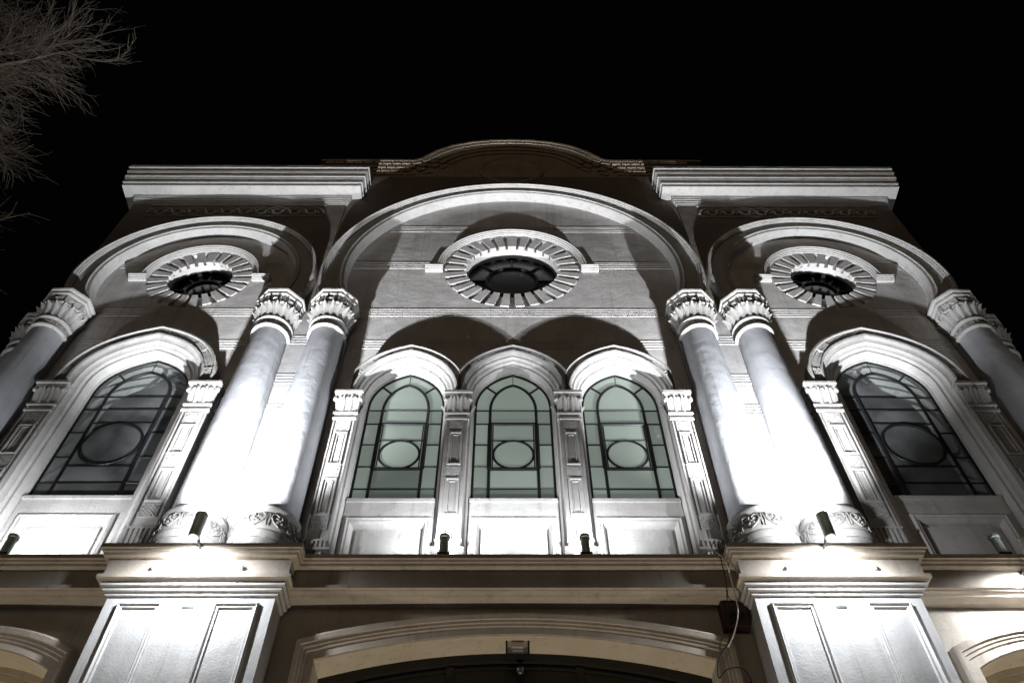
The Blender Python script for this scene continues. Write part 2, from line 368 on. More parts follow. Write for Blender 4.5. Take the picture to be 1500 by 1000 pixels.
# --- columns
def oct_row(cx, cy, af, z):
    R = af/2/cos(PI/8)
    return [(cx+R*cos(PI/8+PI/4*k), cy+R*sin(PI/8+PI/4*k), z) for k in range(8)]
def oct_stack(mb, prof):
    rows = [oct_row(0, 0, a, z) for a, z in prof]; mb.loft(rows, cu=True)
    mb.add(rows[0], [tuple(range(8))]); mb.add(rows[-1], [tuple(range(8))])
CY = -.13
def make_column():
    sh = MB()
    prof = [(.25, 6.86), (.252, 6.9)] + [(.252-.05*((i/10)**1.5), 6.9+2.9*i/10) for i in range(1, 11)]
    sh.lathe(0, 0, prof, 48)
    col = sh.build('column', 'column', bld, smooth=50)
    cp = MB()
    cp.lathe(0, 0, [(.2, 9.78), (.222, 9.782), (.236, 9.80), (.236, 9.815), (.222, 9.835), (.209, 9.84), (.209, 9.925), (.226, 9.93), (.24, 9.945), (.24, 9.96), (.226, 9.975), (.205, 9.98), (.210, 10.08), (.232, 10.17), (.262, 10.23)], 48)
    # leaf ring: rounded tongues curling outwards, with a rib
    for k in range(18):
        a = 2*PI*k/18; rows = []
        for i in range(8):
            t = i/7; z = 9.985 + .225*t + (0 if t < .85 else -.02*(t-.85)/.15)
            r = .212 + .072*t**1.8 + .014; w = .044*min(1, .72+.5*t)*math.sqrt(max(.02, 1-max(0, (t-.62)/.40)**2))
            row = []
            for j in range(5):
                u = (j-2)/2; rr = r + .016*(1-u*u) - .004 - (.01 if j in (0, 4) else 0)
                aa = a + u*w/r; row.append((rr*cos(aa), rr*sin(aa), z))
            rows.append(row)
        cp.loft(rows)
        cp.add([rows[-1][j] for j in range(5)] + [(.25*cos(a), .25*sin(a), 10.2)], [(0,1,5),(1,2,5),(2,3,5),(3,4,5)])
        # thin dart between two leaves
        b = a + PI/18
        cp.tube([(.222*cos(b), .222*sin(b), 10.0), (.236*cos(b), .236*sin(b), 10.1), (.268*cos(b), .268*sin(b), 10.19)], .007, 5, True, .010)
    oct_stack(cp, [(.45, 10.185), (.515, 10.195), (.535, 10.205), (.535, 10.228), (.515, 10.235), (.495, 10.24), (.515, 10.365), (.54, 10.37), (.56, 10.385), (.56, 10.405), (.535, 10.41), (.535, 10.43), (.575, 10.437), (.59, 10.445), (.59, 10.478), (.5, 10.48)])
    for k in range(8):          # carved cross on every face of the abacus block
        a = PI/4*k; nrm = Vector((cos(a), sin(a), 0)); tg = Vector((-sin(a), cos(a), 0)); up = Vector((0, 0, 1))
        c0 = nrm*.256 + up*10.303
        for i, (p, q) in enumerate((((-.07, -.035), (.07, .035)), ((-.07, .035), (.07, -.035)), ((-.075, 0), (.075, 0)), ((0, -.045), (0, .045)))):
            A = c0 + tg*p[0] + up*p[1]; B = c0 + tg*q[0] + up*q[1]; mid = (A+B)/2 + nrm*.012
            cp.tube([A, mid, B], .009 if i < 2 else .007, 5)
        for sx in (-1, 1):      # side stiles of the face
            cp.obox(c0 + tg*sx*.098 - nrm*.006, tg*.009, nrm*.012, up*.058)
    for k in range(20):         # little scrolls round the necking
        a = 2*PI*k/20
        cp.tube([(.212*cos(a+d*.09), .212*sin(a+d*.09), 9.882+e) for d, e in ((-1, -.02), (-.4, .022), (.4, -.022), (1, .02))], .007, 5)
    cp.build('capital', 'orn', col, smooth=50)
    bs = MB()
    oct_stack(bs, [(.60, 6.21), (.60, 6.44), (.57, 6.47), (.5, 6.475)])
    bs.lathe(0, 0, [(.30, 6.465), (.312, 6.49), (.318, 6.52), (.312, 6.545), (.29, 6.56), (.283, 6.575), (.30, 6.60), (.305, 6.64), (.298, 6.70), (.282, 6.75), (.272, 6.765), (.272, 6.775), (.292, 6.79), (.298, 6.815), (.29, 6.84), (.27, 6.855), (.256, 6.868), (.25, 6.87)], 48)
    for k in range(9):          # heart-shaped scrolls round the bell of the base
        a0 = 2*PI*k/9 + PI/18
        def P(u, v): 
            r = .306 - .02*max(0, (v-.06)/.1); return ((r)*cos(a0+u/.3), (r)*sin(a0+u/.3), 6.665+v)
        for sx in (-1, 1):
            heart = [(0, -.068), (sx*.05, -.03), (sx*.078, .015), (sx*.07, .055), (sx*.04, .066), (sx*.012, .045), (sx*.02, .02), (sx*.038, .028)]
            bs.tube([P(u, v) for u, v in heart], .0085, 5)
            bs.tube([P(sx*.095, -.07), P(sx*.088, 0), P(sx*.1, .07)], .006, 5)
        for (u, v) in ((0, .0), (.02, -.02), (-.02, -.02)):
            p = P(u, v); bs.lathe(p[0]*1.0, p[1]*1.0, [(.012, p[2]-.01), (.014, p[2]), (.008, p[2]+.012)], 6)
    bs.build('base', 'orn', col, smooth=50)
    return col
c0 = make_column(); c0.location = (-2.93, CY, 0)
def turned(c, k):
    for ch in c.children: ch.rotation_euler.z = PI/4*k if ch.name.startswith('capital') else 0.
    c.rotation_euler.z = PI/4*((k*3) % 8)
for k, x in enumerate((-2.25, 2.25, 2.93, -5.62, 5.62)):
    turned(copy_tree(c0, bld, (x, CY, 0)), k+1)
# corner columns round the two ends of the front
for x, y in ((-6.06, .24), (6.06, .24)):
    copy_tree(c0, bld, (x, y, 0))

# --- window pilasters
def lattice(mb, c, tg, up, nrm, w, h, n=3, r=.006):
    c = Vector(c)
    for s in (-1, 1):
        for i in range(-n, n+1):
            f = i/n; pts = []
            for t in (-1, 1):
                u, v = f*w + t*w, t*s*h
                pts.append([u, v])
            # clip to the panel
            (u0, v0), (u1, v1) = pts
            ts = [max(0, (-w-u0)/(u1-u0)), min(1, (w-u0)/(u1-u0))]
            if ts[1]-ts[0] < .05: continue
            q = [c + tg*(u0+(u1-u0)*t) + up*(v0+(v1-v0)*t) + nrm*.002 for t in ts]
            mb.tube(q, r, 4)
    for s in (-1, 1):
        mb.obox(c + tg*s*(w+.006), tg*.006, nrm*.008, up*(h+.012)); mb.obox(c + up*s*(h+.006), tg*w, nrm*.008, up*.006)
TG, UP, NR = Vector((1, 0, 0)), Vector((0, 0, 1)), Vector((0, -1, 0))
def panel_rim(mb, x0, x1, z0, z1, y, t=.012, d=.014):
    mb.box(x0, x0+t, y-d, y+.001, z0, z1); mb.box(x1-t, x1, y-d, y+.001, z0, z1)
    mb.box(x0+t, x1-t, y-d, y+.001, z0, z0+t); mb.box(x0+t, x1-t, y-d, y+.001, z1-t, z1)
def make_pilaster(w, ztop, zfoot, hc=.42):
    """square window pilaster: w = half width of the shaft; cap of height hc below ztop"""
    yf = -.125; mb = MB(); zc = ztop-hc
    mb.box(-w, w, yf, 0, zfoot+.1, zc)
    mb.box(-w+.02, w-.02, -.09, 0, ZL, zfoot+.1)
    fh = .24 if w > .12 else .09
    mb.box(-w*1.12, w*1.12, yf-.03, 0, zfoot+fh, zfoot+fh+.022); mb.box(-w*1.06, w*1.06, yf-.014, 0, zfoot+.02, zfoot+fh); mb.box(-w*1.35, w*1.35, yf-.03, 0, zfoot-.006, zfoot+.02)
    # sunk edge beads
    for s in (-1, 1): mb.box(s*(w-.004)-.008, s*(w-.004)+.008, yf-.012, yf+.002, zfoot+fh+.03, zc)
    iw = w*.60; L = zc-zfoot-fh-.02
    z = zc-.03
    sq = iw*1.0
    lattice(mb, (0, yf-.004, z-sq), TG, UP, NR, iw, sq*.95, 2, .0085); z -= 2*sq+.04
    ln = (L-6*sq-.30)/2
    for i in range(2):
        panel_rim(mb, -iw-.006, iw+.006, z-ln, z, yf, .016, .024); panel_rim(mb, -iw*.6, iw*.6, z-ln+.03, z-.03, yf, .010, .012)
        z -= ln+.03
        lattice(mb, (0, yf-.004, z-sq), TG, UP, NR, iw, sq*.95, 2, .0085); z -= 2*sq+.03
    for i in range(6):
        x = -w*.9 + i*w*1.8/5; mb.box(x-.011, x+.011, yf-.030, yf-.012, zfoot+.022, zfoot+fh-.002)
    p = mb.build('pilaster', 'pil', bld, smooth=30)
    cp = MB()
    def frus(a, z0, b, z1, da=.0, db=.0):
        A = [(-a, -.12-da, z0), (a, -.12-da, z0), (a, 0, z0), (-a, 0, z0)]; B = [(-b, -.12-db, z1), (b, -.12-db, z1), (b, 0, z1), (-b, 0, z1)]
        cp.loft([A, B], cu=True); cp.add(A, [(0, 1, 2, 3)]); cp.add(B, [(0, 1, 2, 3)])
    W = w*1.0
    frus(W*1.18, zc-.0, W*1.18, zc+.03, .03, .03); frus(W*1.0, zc+.03, W*1.0, zc+.085, .012, .012); frus(W*1.22, zc+.085, W*1.22, zc+.11, .035, .035)
    frus(W*.95, zc+.11, W*1.2, zc+hc-.10, .008, .05)
    frus(W*1.28, zc+hc-.10, W*1.34, zc+hc-.05, .055, .065); frus(W*1.22, zc+hc-.05, W*1.22, zc+hc-.035, .05, .05); frus(W*1.42, zc+hc-.035, W*1.42, zc+hc, .085, .085)
    # acanthus tongues on the three visible sides
    z0, z1 = zc+.115, zc+hc-.11
    def tongue(o, tg, nrm, wd):
        rows = []
        for i in range(6):
            t = i/5; b = .02 + .055*t**1.6; ww = wd*(.8+.4*t)*math.sqrt(max(.03, 1-max(0, (t-.6)/.42)**2))
            c = Vector(o) + UP*(z0+(z1-z0)*t) + nrm*b
            rows.append([c + tg*(u*ww) + nrm*(.011*(1-u*u)) for u in (-1, -.5, 0, .5, 1)])
        cp.loft(rows)
    for i in range(3): tongue(((i-1)*W*.70, -.112, 0), TG, NR, W*.44)
    for i in range(2): tongue(((i-.5)*W*.74, -.128, 0), TG, NR, W*.20)
    for s in (-1, 1):
        tongue((s*W*.97, -.05, 0), Vector((0, s, 0)), Vector((s, 0, 0)), .035)
        cp.lathe(s*W*1.22, -.165, [(.006, z1-.035), (.024, z1-.03), (.03, z1-.005), (.022, z1+.02), (.006, z1+.025)], 8)
    cp.build('capital', 'pil', p, smooth=50)
    return p
pc = make_pilaster(.109, 8.74, 6.56)
pc.location = (-1.8, 0, 0)
for x in (-.6, .6, 1.8): copy_tree(pc, bld, (x, 0, 0))
ps = make_pilaster(.128, 8.90, 6.56, .44)
ps.location = (-SIDE-.845, 0, 0)
for x in (-SIDE+.845, SIDE-.845, SIDE+.845): copy_tree(ps, bld, (x, 0, 0))

# --- arched windows
def make_window(k, zhood, zsill, s, clampx, side):
    yg = .085
    prof = [(.0, yg+.03), (.0, yg-.03), (.012*s, yg-.035), (.02*s, -.02), (.03*s, -.045), (.05*s, -.045), (.058*s, -.06), (.062*s, -.075), (.085*s, -.085), (.092*s, -.10), (.10*s, -.115), (.125*s, -.115), (.135*s, -.125)]
    mb = MB(); mb.loft([k.row(o, y) for o, y in prof])
    # outer face of the jambs back to the wall, below the hood
    e = .135*s
    mb.loft([k.row(e, -.125), k.row(e+.01, -.125), k.row(e+.01, .02)])
    win = mb.build('arched_window', 'trim', bld, smooth=40)
    # hood mould with carved face
    o0, o1 = .14*s, .25*s; hd = MB()
    hp = [(o0-.004, -.08), (o0-.004, -.172), (o0+.012*s, -.180), (o0+.018*s, -.150), (o1-.024*s, -.150), (o1-.018*s, -.186), (o1, -.182), (o1+.006, -.15), (o1+.006, .0)]
    kw = dict(jamb=False, clampx=clampx)
    def hrow(o, y):
        L = [(x, max(z, zhood), y) for x, z in k.pts(o, **kw)]
        L = [(L[0][0], zhood, y)] + L + [(L[-1][0], zhood, y)]
        return [(x, y, z) for x, z, y in L]
    hd.loft([hrow(o, y) for o, y in hp], cv=True)
    om = (o0+o1)/2
    for t in ([0, .5, -.5, .93, -.93] if side else [0]):
        x, z = k.at(t, om)
        if clampx and abs(x-k.cx) > clampx-.05: continue
        x2, z2 = k.at(t+.02, om); x1, z1 = k.at(t-.02, om)
        tg = Vector((x2-x1, 0, z2-z1)).normalized() if t else Vector((1, 0, 0)); up = Vector((0, -1, 0)).cross(tg)
        lattice(hd, (x, -.155, z - (.012 if t == 0 else 0)), tg, up, NR, .058*s, .036*s, 2, .007)
    L0 = [.09, .40] if side else [.14, .52]
    spans = [(.1, .42), (.58, .86)] if side else [(.17, .40), (.44, .66), (.70, .92)]
    for a, b in spans:
        for sg in (-1, 1):
            for oo in (o0+.034*s, o1-.038*s):
                P = []
                for t in lin(a, b, 8):
                    x, z = k.at(sg*t, oo)
                    if clampx: x = k.cx + max(-clampx+.012, min(clampx-.012, x-k.cx))
                    P.append((x, -.153, z))
                hd.tube(P, .005*s, 4)
            for t in (a, b):
                A = k.at(sg*t, o0+.034*s); B = k.at(sg*t, o1-.038*s)
                if clampx and max(abs(A[0]-k.cx), abs(B[0]-k.cx)) > clampx-.01: continue
                hd.tube([(A[0], -.153, A[1]), (B[0], -.153, B[1])], .005*s, 4)
    hd.build('hood', 'hood', win, smooth=40)
    # pane
    if side: vx, zz, zmid, pan, cc, cr, ap, th = .345, [8.95, 8.73, 8.35, 7.97, 7.60], [8.95, 8.73, 8.50, 7.84, 7.60], None, 8.17, .315, 9.40, .013
    else: vx, zz, zmid, pan, cc, cr, ap, th = .255, [8.715, 8.49, 8.16, 7.83, 7.515], [8.715, 8.49, 8.225, 7.80, 7.515], (7.80, 8.49), 8.01, .212, 9.16, .013
    g = MB(); tint_shades = []; A = k.a+.004
    def cell(x0, x1, z0, z1, t):
        e = [rnd.uniform(-.0035, .0035) for _ in range(3)]
        g.add([(k.cx+x0, yg+e[0], z0), (k.cx+x1, yg+e[1], z0), (k.cx+x1, yg+e[1]+e[2], z1), (k.cx+x0, yg+e[0]+e[2], z1)], [(0, 1, 2, 3)]); tint_shades.append(t)
    for xs, rows in (((-A, -vx), zz), ((vx, A), zz), ((-vx, vx), zmid)):
        lv = [zz[0]] + rows[1:] + [zsill-.01]
        for q in range(len(lv)-1):
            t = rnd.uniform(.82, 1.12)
            if q == len(lv)-2: t *= rnd.uniform(.45, .8)  # bottom row darkened: shade put into the glass colour
            if not side and k.cx < -.5 and xs[0] == -vx and q >= len(lv)-3: t *= .55  # more shade painted on the lower centre panes of the leftmost middle window
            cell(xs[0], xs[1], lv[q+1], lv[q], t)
    head = [(x, z) for x, z in k.pts(.004, jamb=False) if z > zz[0]]
    head = [(k.cx+A, zz[0])] + head + [(k.cx-A, zz[0])]
    g.add([(x, yg, z) for x, z in head], [tuple(range(len(head)))]); tint_shades.append(1.15)
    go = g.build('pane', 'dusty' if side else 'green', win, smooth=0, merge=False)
    ca = go.data.color_attributes.new('tint_shade', 'FLOAT_COLOR', 'CORNER')
    for p, t in zip(go.data.polygons, tint_shades):
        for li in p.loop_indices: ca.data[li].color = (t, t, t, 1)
    # lead cames
    ld = MB(); y = yg-.004; cx = k.cx; a = k.a
    def bar(x0, z0, x1, z1, r=.011): ld.tube([(cx+x0, y, z0), (cx+x1, y, z1)], r, 6)
    ld.tube([(x, y, z) for x, z in [(q[0], max(q[1], zsill)) for q in k.pts(-.012)]] , .014, 6)
    bar(-a, zsill+.012, a, zsill+.012, .014)
    for z in zz:
        for sg in (-1, 1): bar(sg*a, z, sg*vx, z, .010)
    for z in zmid: bar(-vx, z, vx, z, .0105)
    spr = zz[0]
    ik = Keel(cx, vx, spr, ap-spr, zsill, 12, .26)
    ld.tube([(x, y-.002, z) for x, z in ik.pts(0)], .017 if not side else .019, 6)
    for t in (.52, -.52):
        A = ik.at(t, 0); B = k.at(t*1.02, -.01); ld.tube([(A[0], y, A[1]), (B[0], y, B[1])], .013, 6)
    ld.tube([(cx, y, ap), (cx, y, k.zs+k.h-.01)], .004, 5)
    ld.tube([(x, y-.003, z) for x, z in circ(cx, cc, cr, 40)] + [(cx+cr, y-.003, cc)], .014 if not side else .017, 6)
    if pan:
        for x in (-vx, vx): bar(x, pan[0], x, pan[1], .026)
        for z in pan: bar(-vx, z, vx, z, .022)
        for x in (-vx+.035, vx-.035): bar(x, pan[0]+.03, x, pan[1]-.03, .007)
    ld.build('leading', 'lead', win, smooth=60)
    # apron below the sill with a raised pyramid panel
    ap_ = MB(); ya = .03; A = k.a+.004
    pw, z0, z1 = (.33, 6.42, 7.00) if not side else (.385, 6.42, 7.04)
    ap_.prism(rect(cx-A, cx+A, ZL-.02, zsill), ya, .2, [rect(cx-pw-.015, cx+pw+.015, z0-.015, z1+.015)])
    ap_.box(cx-pw-.02, cx+pw+.02, ya+.062, .19, z0-.02, z1+.02)
    fr = [(pw+.085, .0), (pw+.085, -.02), (pw+.062, -.032), (pw+.045, -.018), (pw+.03, -.018), (pw+.014, .002), (pw+.004, .03), (pw, .058)]
    def rr(e, d): 
        h = e-pw; return [(cx-e, ya+d, z0-h), (cx+e, ya+d, z0-h), (cx+e, ya+d, z1+h), (cx-e, ya+d, z1+h)]
    ap_.loft([rr(e, d) for e, d in fr], cu=True)
    q = .19; mz = (z0+z1)/2
    R2 = rr(pw-.035, .055); R25 = rr(pw-.035, .04)
    R3 = [(cx-pw+q, ya-.012, mz-.07), (cx+pw-q, ya-.012, mz-.07), (cx+pw-q, ya-.012, mz+.07), (cx-pw+q, ya-.012, mz+.07)]
    ap_.loft([rr(pw-.035, .064), R25, R3], cu=True); ap_.add(R3, [(0, 1, 2, 3)])
    ap_.build('apron_panel', 'trim', win, smooth=25)
    sl = MB(); sl.box(cx-A, cx+A, .015, .1, zsill-.035, zsill+.004); sl.build('sill', 'trim', win, smooth=0)
    return win
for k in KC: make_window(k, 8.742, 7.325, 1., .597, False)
for k in KS: make_window(k, 8.902, 7.365, 1.42, None, True)

# --- rose windows
for (cx, cz, R, r, n) in ROSE:
    mb = MB()
    def ann(r0, r1, y0, y1, seg=96):
        def row(q, y): return [(cx+q*cos(2*PI*i/seg), y, cz+q*sin(2*PI*i/seg)) for i in range(seg)]
        mb.loft([row(r0, y0), row(r1, y0), row(r1, y1), row(r0, y1)], cu=True, cv=True)
    ann(r, R+.02, .045, .26)
    da = 2*PI/n
    for i in range(n):           # raised voussoirs, slots between them
        a = PI/2 + i*da; h = da*.30
        if i == 0: h = da*.40
        A = [a-h, a-h/3, a+h/3, a+h]
        rows = [[(cx+q*cos(b), y, cz+q*sin(b)) for b in A] for q, y in ((r-.004, .10), (r-.004, -.014), (R-.006, -.014), (R-.006, .07))]
        mb.loft(rows, caps=True)
    rs = mb.build('rose_window', 'wall', bld, smooth=30)
    hd = MB()
    e0, e1 = R+.02, R+.095
    hp = [(e0, .0), (e0, -.03), (e0+.012, -.034), (e0+.016, -.05), (e0+.034, -.054), (e0+.038, -.07), (e0+.058, -.074), (e0+.062, -.088), (e1, -.088), (e1, .0)]
    al = math.asin((.0)/R)
    hd.loft([[(cx+q*cos(al+(PI-2*al)*i/56), y, cz+q*sin(al+(PI-2*al)*i/56)) for i in range(57)] for q, y in hp], caps=True)
    for s in (-1, 1):            # horizontal ears
        for (z0, z1, d) in ((-.004, .02, .088), (-.026, -.004, .074), (-.048, -.026, .056), (-.066, -.048, .04)):
            x0, x1 = sorted((cx+s*(e0 - (.0 if z0 > -.01 else .0)), cx+s*(e1+.165)))
            hd.box(x0, x1, -d, .0, cz+z0, cz+z1)
    hd.build('hood', 'trim', rs, smooth=40)
    g = MB(); g.prism(circ(cx, cz, r+.02, 64), .205, .215); g.build('pane', 'rglass' if cx == 0 else 'black', rs, smooth=0)
    t = MB()
    rr_ = [(r, .17), (r, .13), (r-.03, .13), (r-.03, .2)]
    t.loft([[(cx+q*cos(2*PI*i/64), y, cz+q*sin(2*PI*i/64)) for i in range(64)] for q, y in rr_], cu=True, cv=True)
    t.tube([(x, .19, z) for x, z in circ(cx, cz, r*.56, 40)] + [(cx+r*.56, .19, cz)], .02, 6)
    for i in range(8):
        a = PI/2 + i*PI/4
        t.tube([(cx+q*cos(a), .19, cz+q*sin(a)) for q in (r*.56, r-.01)], .017, 6)
    t.build('tracery', 'lead', rs, smooth=50)

# --- friezes, cornices
def plan_sweep(mb, path, prof):
    """sweep profile (p outwards, z) along an open plan path, outward = right-hand normal of travel (towards -y for +x travel)"""
    n = len(path); dirs = []
    for i in range(n-1):
        d = Vector((path[i+1][0]-path[i][0], path[i+1][1]-path[i][1])).normalized(); dirs.append(Vector((d.y, -d.x)))
    mit = []
    for i in range(n):
        if i == 0: m = dirs[0]
        elif i == n-1: m = dirs[-1]
        else:
            m = (dirs[i-1]+dirs[i]).normalized(); m = m/max(.3, m.dot(dirs[i]))
        mit.append(m)
    mb.loft([[(path[i][0]+mit[i].x*p, path[i][1]+mit[i].y*p, z) for i in range(n)] for p, z in prof], caps=True)
for s in (-1, 1):
    x0, x1 = (2.6, 5.93) if s > 0 else (-5.93, -2.6)
    mb = MB()
    prof = [(-.2, 13.50), (.008, 13.50), (.010, 13.53), (.018, 13.535), (.02, 13.57), (.03, 13.575), (.032, 13.62), (.043, 13.63), (.045, 13.67), (.053, 13.68), (.055, 13.735),
            (.205, 13.745), (.215, 13.735), (.217, 13.81), (.232, 13.82), (.234, 13.87), (.222, 13.875), (.224, 13.91), (.24, 13.94), (.244, 13.99), (.255, 13.995), (.258, 14.04), (.25, 14.045), (.254, 14.10), (.268, 14.13), (.272, 14.17), (.266, 14.175), (.27, 14.26), (.284, 14.27), (.284, 14.33), (.25, 14.34), (-.2, 14.35)]
    plan_sweep(mb, [(x0, .8), (x0, -.07), (x1, -.07), (x1, .8)], prof)
    mb.build('cornice', 'trim', bld, smooth=30)
    fl = MB(); x = x0-.27; lr = random.Random(3+s)      # weathered lead flashing along the top edge
    T, Bt = [], []
    while x < x1+.27:
        d = lr.choice((.002, .004, .012, .022, .03)); L = lr.uniform(.06, .4)
        for xx in (x, min(x+L, x1+.28)): T.append((xx, lr.uniform(14.356, 14.364))); Bt.append((xx, 14.334-d*lr.uniform(.7, 1.2)))
        x += L+.004
    yf = -.07-.2885
    fl.loft([[(a, yf, z) for a, z in Bt], [(a, yf, z) for a, z in T], [(a, yf+.09, z) for a, z in T], [(a, yf+.09, z) for a, z in Bt]], cv=True, caps=True)
    fl.build('flashing', 'flash', bld, smooth=0)
    fz = MB(); zc = 13.10
    fz.box(x0+.3, x1-.3, -.082, -.0695, 13.445, 13.47); fz.box(x0+.3, x1-.3, -.082, -.0695, 13.10, 13.12)
    n = 10; pitch = (x1-x0-.75)/n
    for i in range(n):
        cx = x0+.375+pitch*(i+.5)
        fz.tube([(cx+.2*cos(a), -.076, 13.18+.2*sin(a)) for a in lin(0, PI, 14)], .02, 5)
        fz.tube([(cx+.075*cos(a), -.076, 13.245+.075*sin(a)) for a in lin(0, 2*PI, 14)], .018, 5)
        fz.tube([(cx+.13*cos(a), -.074, 13.18+.13*sin(a)) for a in lin(.2, PI-.2, 12)], .011, 5)
    fz.build('frieze', 'wall', bld, smooth=50)

# --- attic parapet with brick corbel courses
half = [(3.3, 15.2), (1.78, 15.2), (1.66, 15.21), (1.56, 15.26), (1.44, 15.42), (1.30, 15.61), (1.05, 15.84), (.7, 16.01), (.35, 16.09), (0, 16.11)]
top = [(-x, z) for x, z in half] + [(x, z) for x, z in reversed(half[:-1])]
mb = MB(); mb.prism([(3.3, 14.0)] + [(-3.3, 14.0)] + top, .0, .4)
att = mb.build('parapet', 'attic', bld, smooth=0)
def resample(P, d):
    out = [Vector(P[0])]; acc = 0
    for i in range(len(P)-1):
        a, b = Vector(P[i]), Vector(P[i+1]); L = (b-a).length; t = d-acc
        while t < L: out.append(a.lerp(b, t/L)); t += d
        acc = (acc+L) % d
    return out
mb = MB()
RS = resample(top, .165)
for row, (dep, pr) in enumerate(((.05, .062), (.17, .048), (.29, .034), (.41, .02))):
    for i in range(1, len(RS)-1):
        p = RS[i]; tg2 = (RS[i+1]-RS[i-1]).normalized(); nn = Vector((-tg2.y, tg2.x))
        q = p - nn*dep + tg2*(.08 if row % 2 else 0)
        mb.obox((q.x, -pr/2 + .001*(i % 2), q.y), Vector((tg2.x, 0, tg2.y))*.074, Vector((0, 1, 0))*(pr/2), Vector((nn.x, 0, nn.y))*.050)
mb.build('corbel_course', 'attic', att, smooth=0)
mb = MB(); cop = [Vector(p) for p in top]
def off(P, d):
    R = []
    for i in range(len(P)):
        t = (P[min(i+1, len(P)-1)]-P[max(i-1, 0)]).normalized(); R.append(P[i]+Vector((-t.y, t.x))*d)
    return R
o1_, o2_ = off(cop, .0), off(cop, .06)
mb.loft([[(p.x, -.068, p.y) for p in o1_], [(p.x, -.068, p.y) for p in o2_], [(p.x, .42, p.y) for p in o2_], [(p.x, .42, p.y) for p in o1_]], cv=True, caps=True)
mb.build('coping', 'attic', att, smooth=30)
mb = MB()
mp_ = [(.56, .0), (.56, -.03), (.53, -.05), (.50, -.05), (.47, -.02), (.44, -.015)]
mb.loft([[(q*cos(2*PI*i/48), y, 14.92+q*sin(2*PI*i/48)) for i in range(48)] for q, y in mp_], cu=True)
mb.add([(.44*cos(2*PI*i/48), -.015, 14.92+.44*sin(2*PI*i/48)) for i in range(48)], [tuple(range(48))])
mb.build('medallion', 'attic', att, smooth=40)
# roof and flank walls behind the front
mb = MB(); mb.box(-5.9, -5.6, .46, 14, 0, 14.2); mb.box(5.6, 5.9, .46, 14, 0, 14.2); mb.box(-5.598, 5.598, 13.7, 14, 0, 14.2); mb.box(-5.598, 5.598, .46, 13.698, 13.9, 14.2); mb.box(-5.598, 5.598, .46, 13.698, 5.7, 6.0); mb.box(-3.25, 3.25, .41, 5, 14.0, 15.1); mb.build('rear_block', 'wall', bld, smooth=0)

# rooms behind the two single windows
for sg in (-1, 1):
    mb = MB(); xa, xb = sorted((sg*2.4, sg*5.55))
    mb.box(xa, xb, 4.2, 4.35, 6.01, 10.6); mb.box(xa, xb, .47, 4.35, 10.602, 10.75); mb.box(xa-.04, xa-.002, .47, 4.35, 6.01, 10.75); mb.box(xb+.002, xb+.04, .47, 4.35, 6.01, 10.75)
    for y in (1.4, 2.7): mb.box(xa+.002, xb-.002, y, y+.18, 10.36, 10.60)
    mb.build('room', 'room', bld, smooth=0)
# --- ledge and pedestals
PX0, PX1 = 1.905, 3.235; YC, YP, YW = -.33, -.47, -.22
def ledge_path(y0, y1, e=0):
    P = [(-6.4, y0)]
    for a, b in ((-6.25, -4.92-.0), (-PX1, -PX0), (PX0, PX1), (4.92, 6.25)):
        P += [(a, y0), (a, y1), (b, y1), (b, y0)]
    return [P[0]] + [p for p in P[1:]] + [(6.4, y0)]
mb = MB()
prof = [(-.31, 6.215), (.155, 6.22), (.16, 6.215), (.16, 6.175), (.148, 6.17), (.142, 6.15), (.13, 6.145), (.125, 6.12), (.10, 6.105), (.085, 6.10), (.08, 6.085), (.078, 5.955), (.108, 5.948), (.11, 5.915), (.085, 5.912), (.08, 5.905), (.05, 5.902), (.035, 5.89), (.03, 5.885), (-.13, 5.88)]
plan_sweep(mb, ledge_path(YC, YP), prof)
mb.build('ledge', 'ledge', bld, smooth=35)
def make_pedestal(x0, x1, name='pedestal'):
    mb = MB(); w = (x1-x0)/2; cx = (x0+x1)/2
    mb.box(-w, w, -.47, -.2, 0, 5.88)
    plan_sweep(mb, [(-w, -.2), (-w, -.47), (w, -.47), (w, -.2)], [(0, 5.80), (.02, 5.805), (.024, 5.83), (.045, 5.835), (.05, 5.862), (.07, 5.868), (.072, 5.885), (0, 5.886)])
    plan_sweep(mb, [(-w, -.2), (-w, -.47), (w, -.47), (w, -.2)], [(0, .7), (.03, .68), (.05, .6), (.06, 0.02)])
    p = mb.build(name, 'pedestal', bld, smooth=30)
    for s in (-1, 1):
        q = MB(); a, b = .205 if s > 0 else -.555, .555 if s > 0 else -.205
        z0, z1 = 1.2, 5.735
        def rr(e, d): return [(a+e, -.47+d, z0+e), (b-e, -.47+d, z0+e), (b-e, -.47+d, z1-e), (a+e, -.47+d, z1-e)]
        q.loft([rr(0, .001), rr(0, -.02), rr(.012, -.028), (rr(.02, -.02)), rr(.022, -.012), rr(.04, -.016), rr(.046, -.006), rr(.05, -.002)], cu=True)
        f = rr(.05, -.002); q.add(f, [(0, 1, 2, 3)])
        q.build('panel', 'pedestal', p, smooth=25)
    h = MB(); h.box(-.045, .045, -.474, -.45, 5.69, 5.715); h.build('vent_slot', 'blackmetal', p, smooth=0)
    p.location = (cx, 0, 0); return p
p0 = make_pedestal(-PX1, -PX0)
for cx in ((PX0+PX1)/2, -5.585, 5.585): copy_tree(p0, bld, (cx, 0, 0))
# anchor plates on the ledge fascia of the two pedestals
for sg in (-1, 1):
    for dx in (-.36, .36):
        mb = MB(); x = sg*2.57+dx
        mb.box(x-.03, x+.03, -.556, -.545, 6.005, 6.03); mb.lathe(x, -.558, [(.012, 6.0), (.016, 6.018), (.012, 6.036)], 8); mb.box(x-.05, x+.04, -.554, -.546, 6.012, 6.018)
        mb.build('anchor_plate', 'metal', bld, smooth=30)

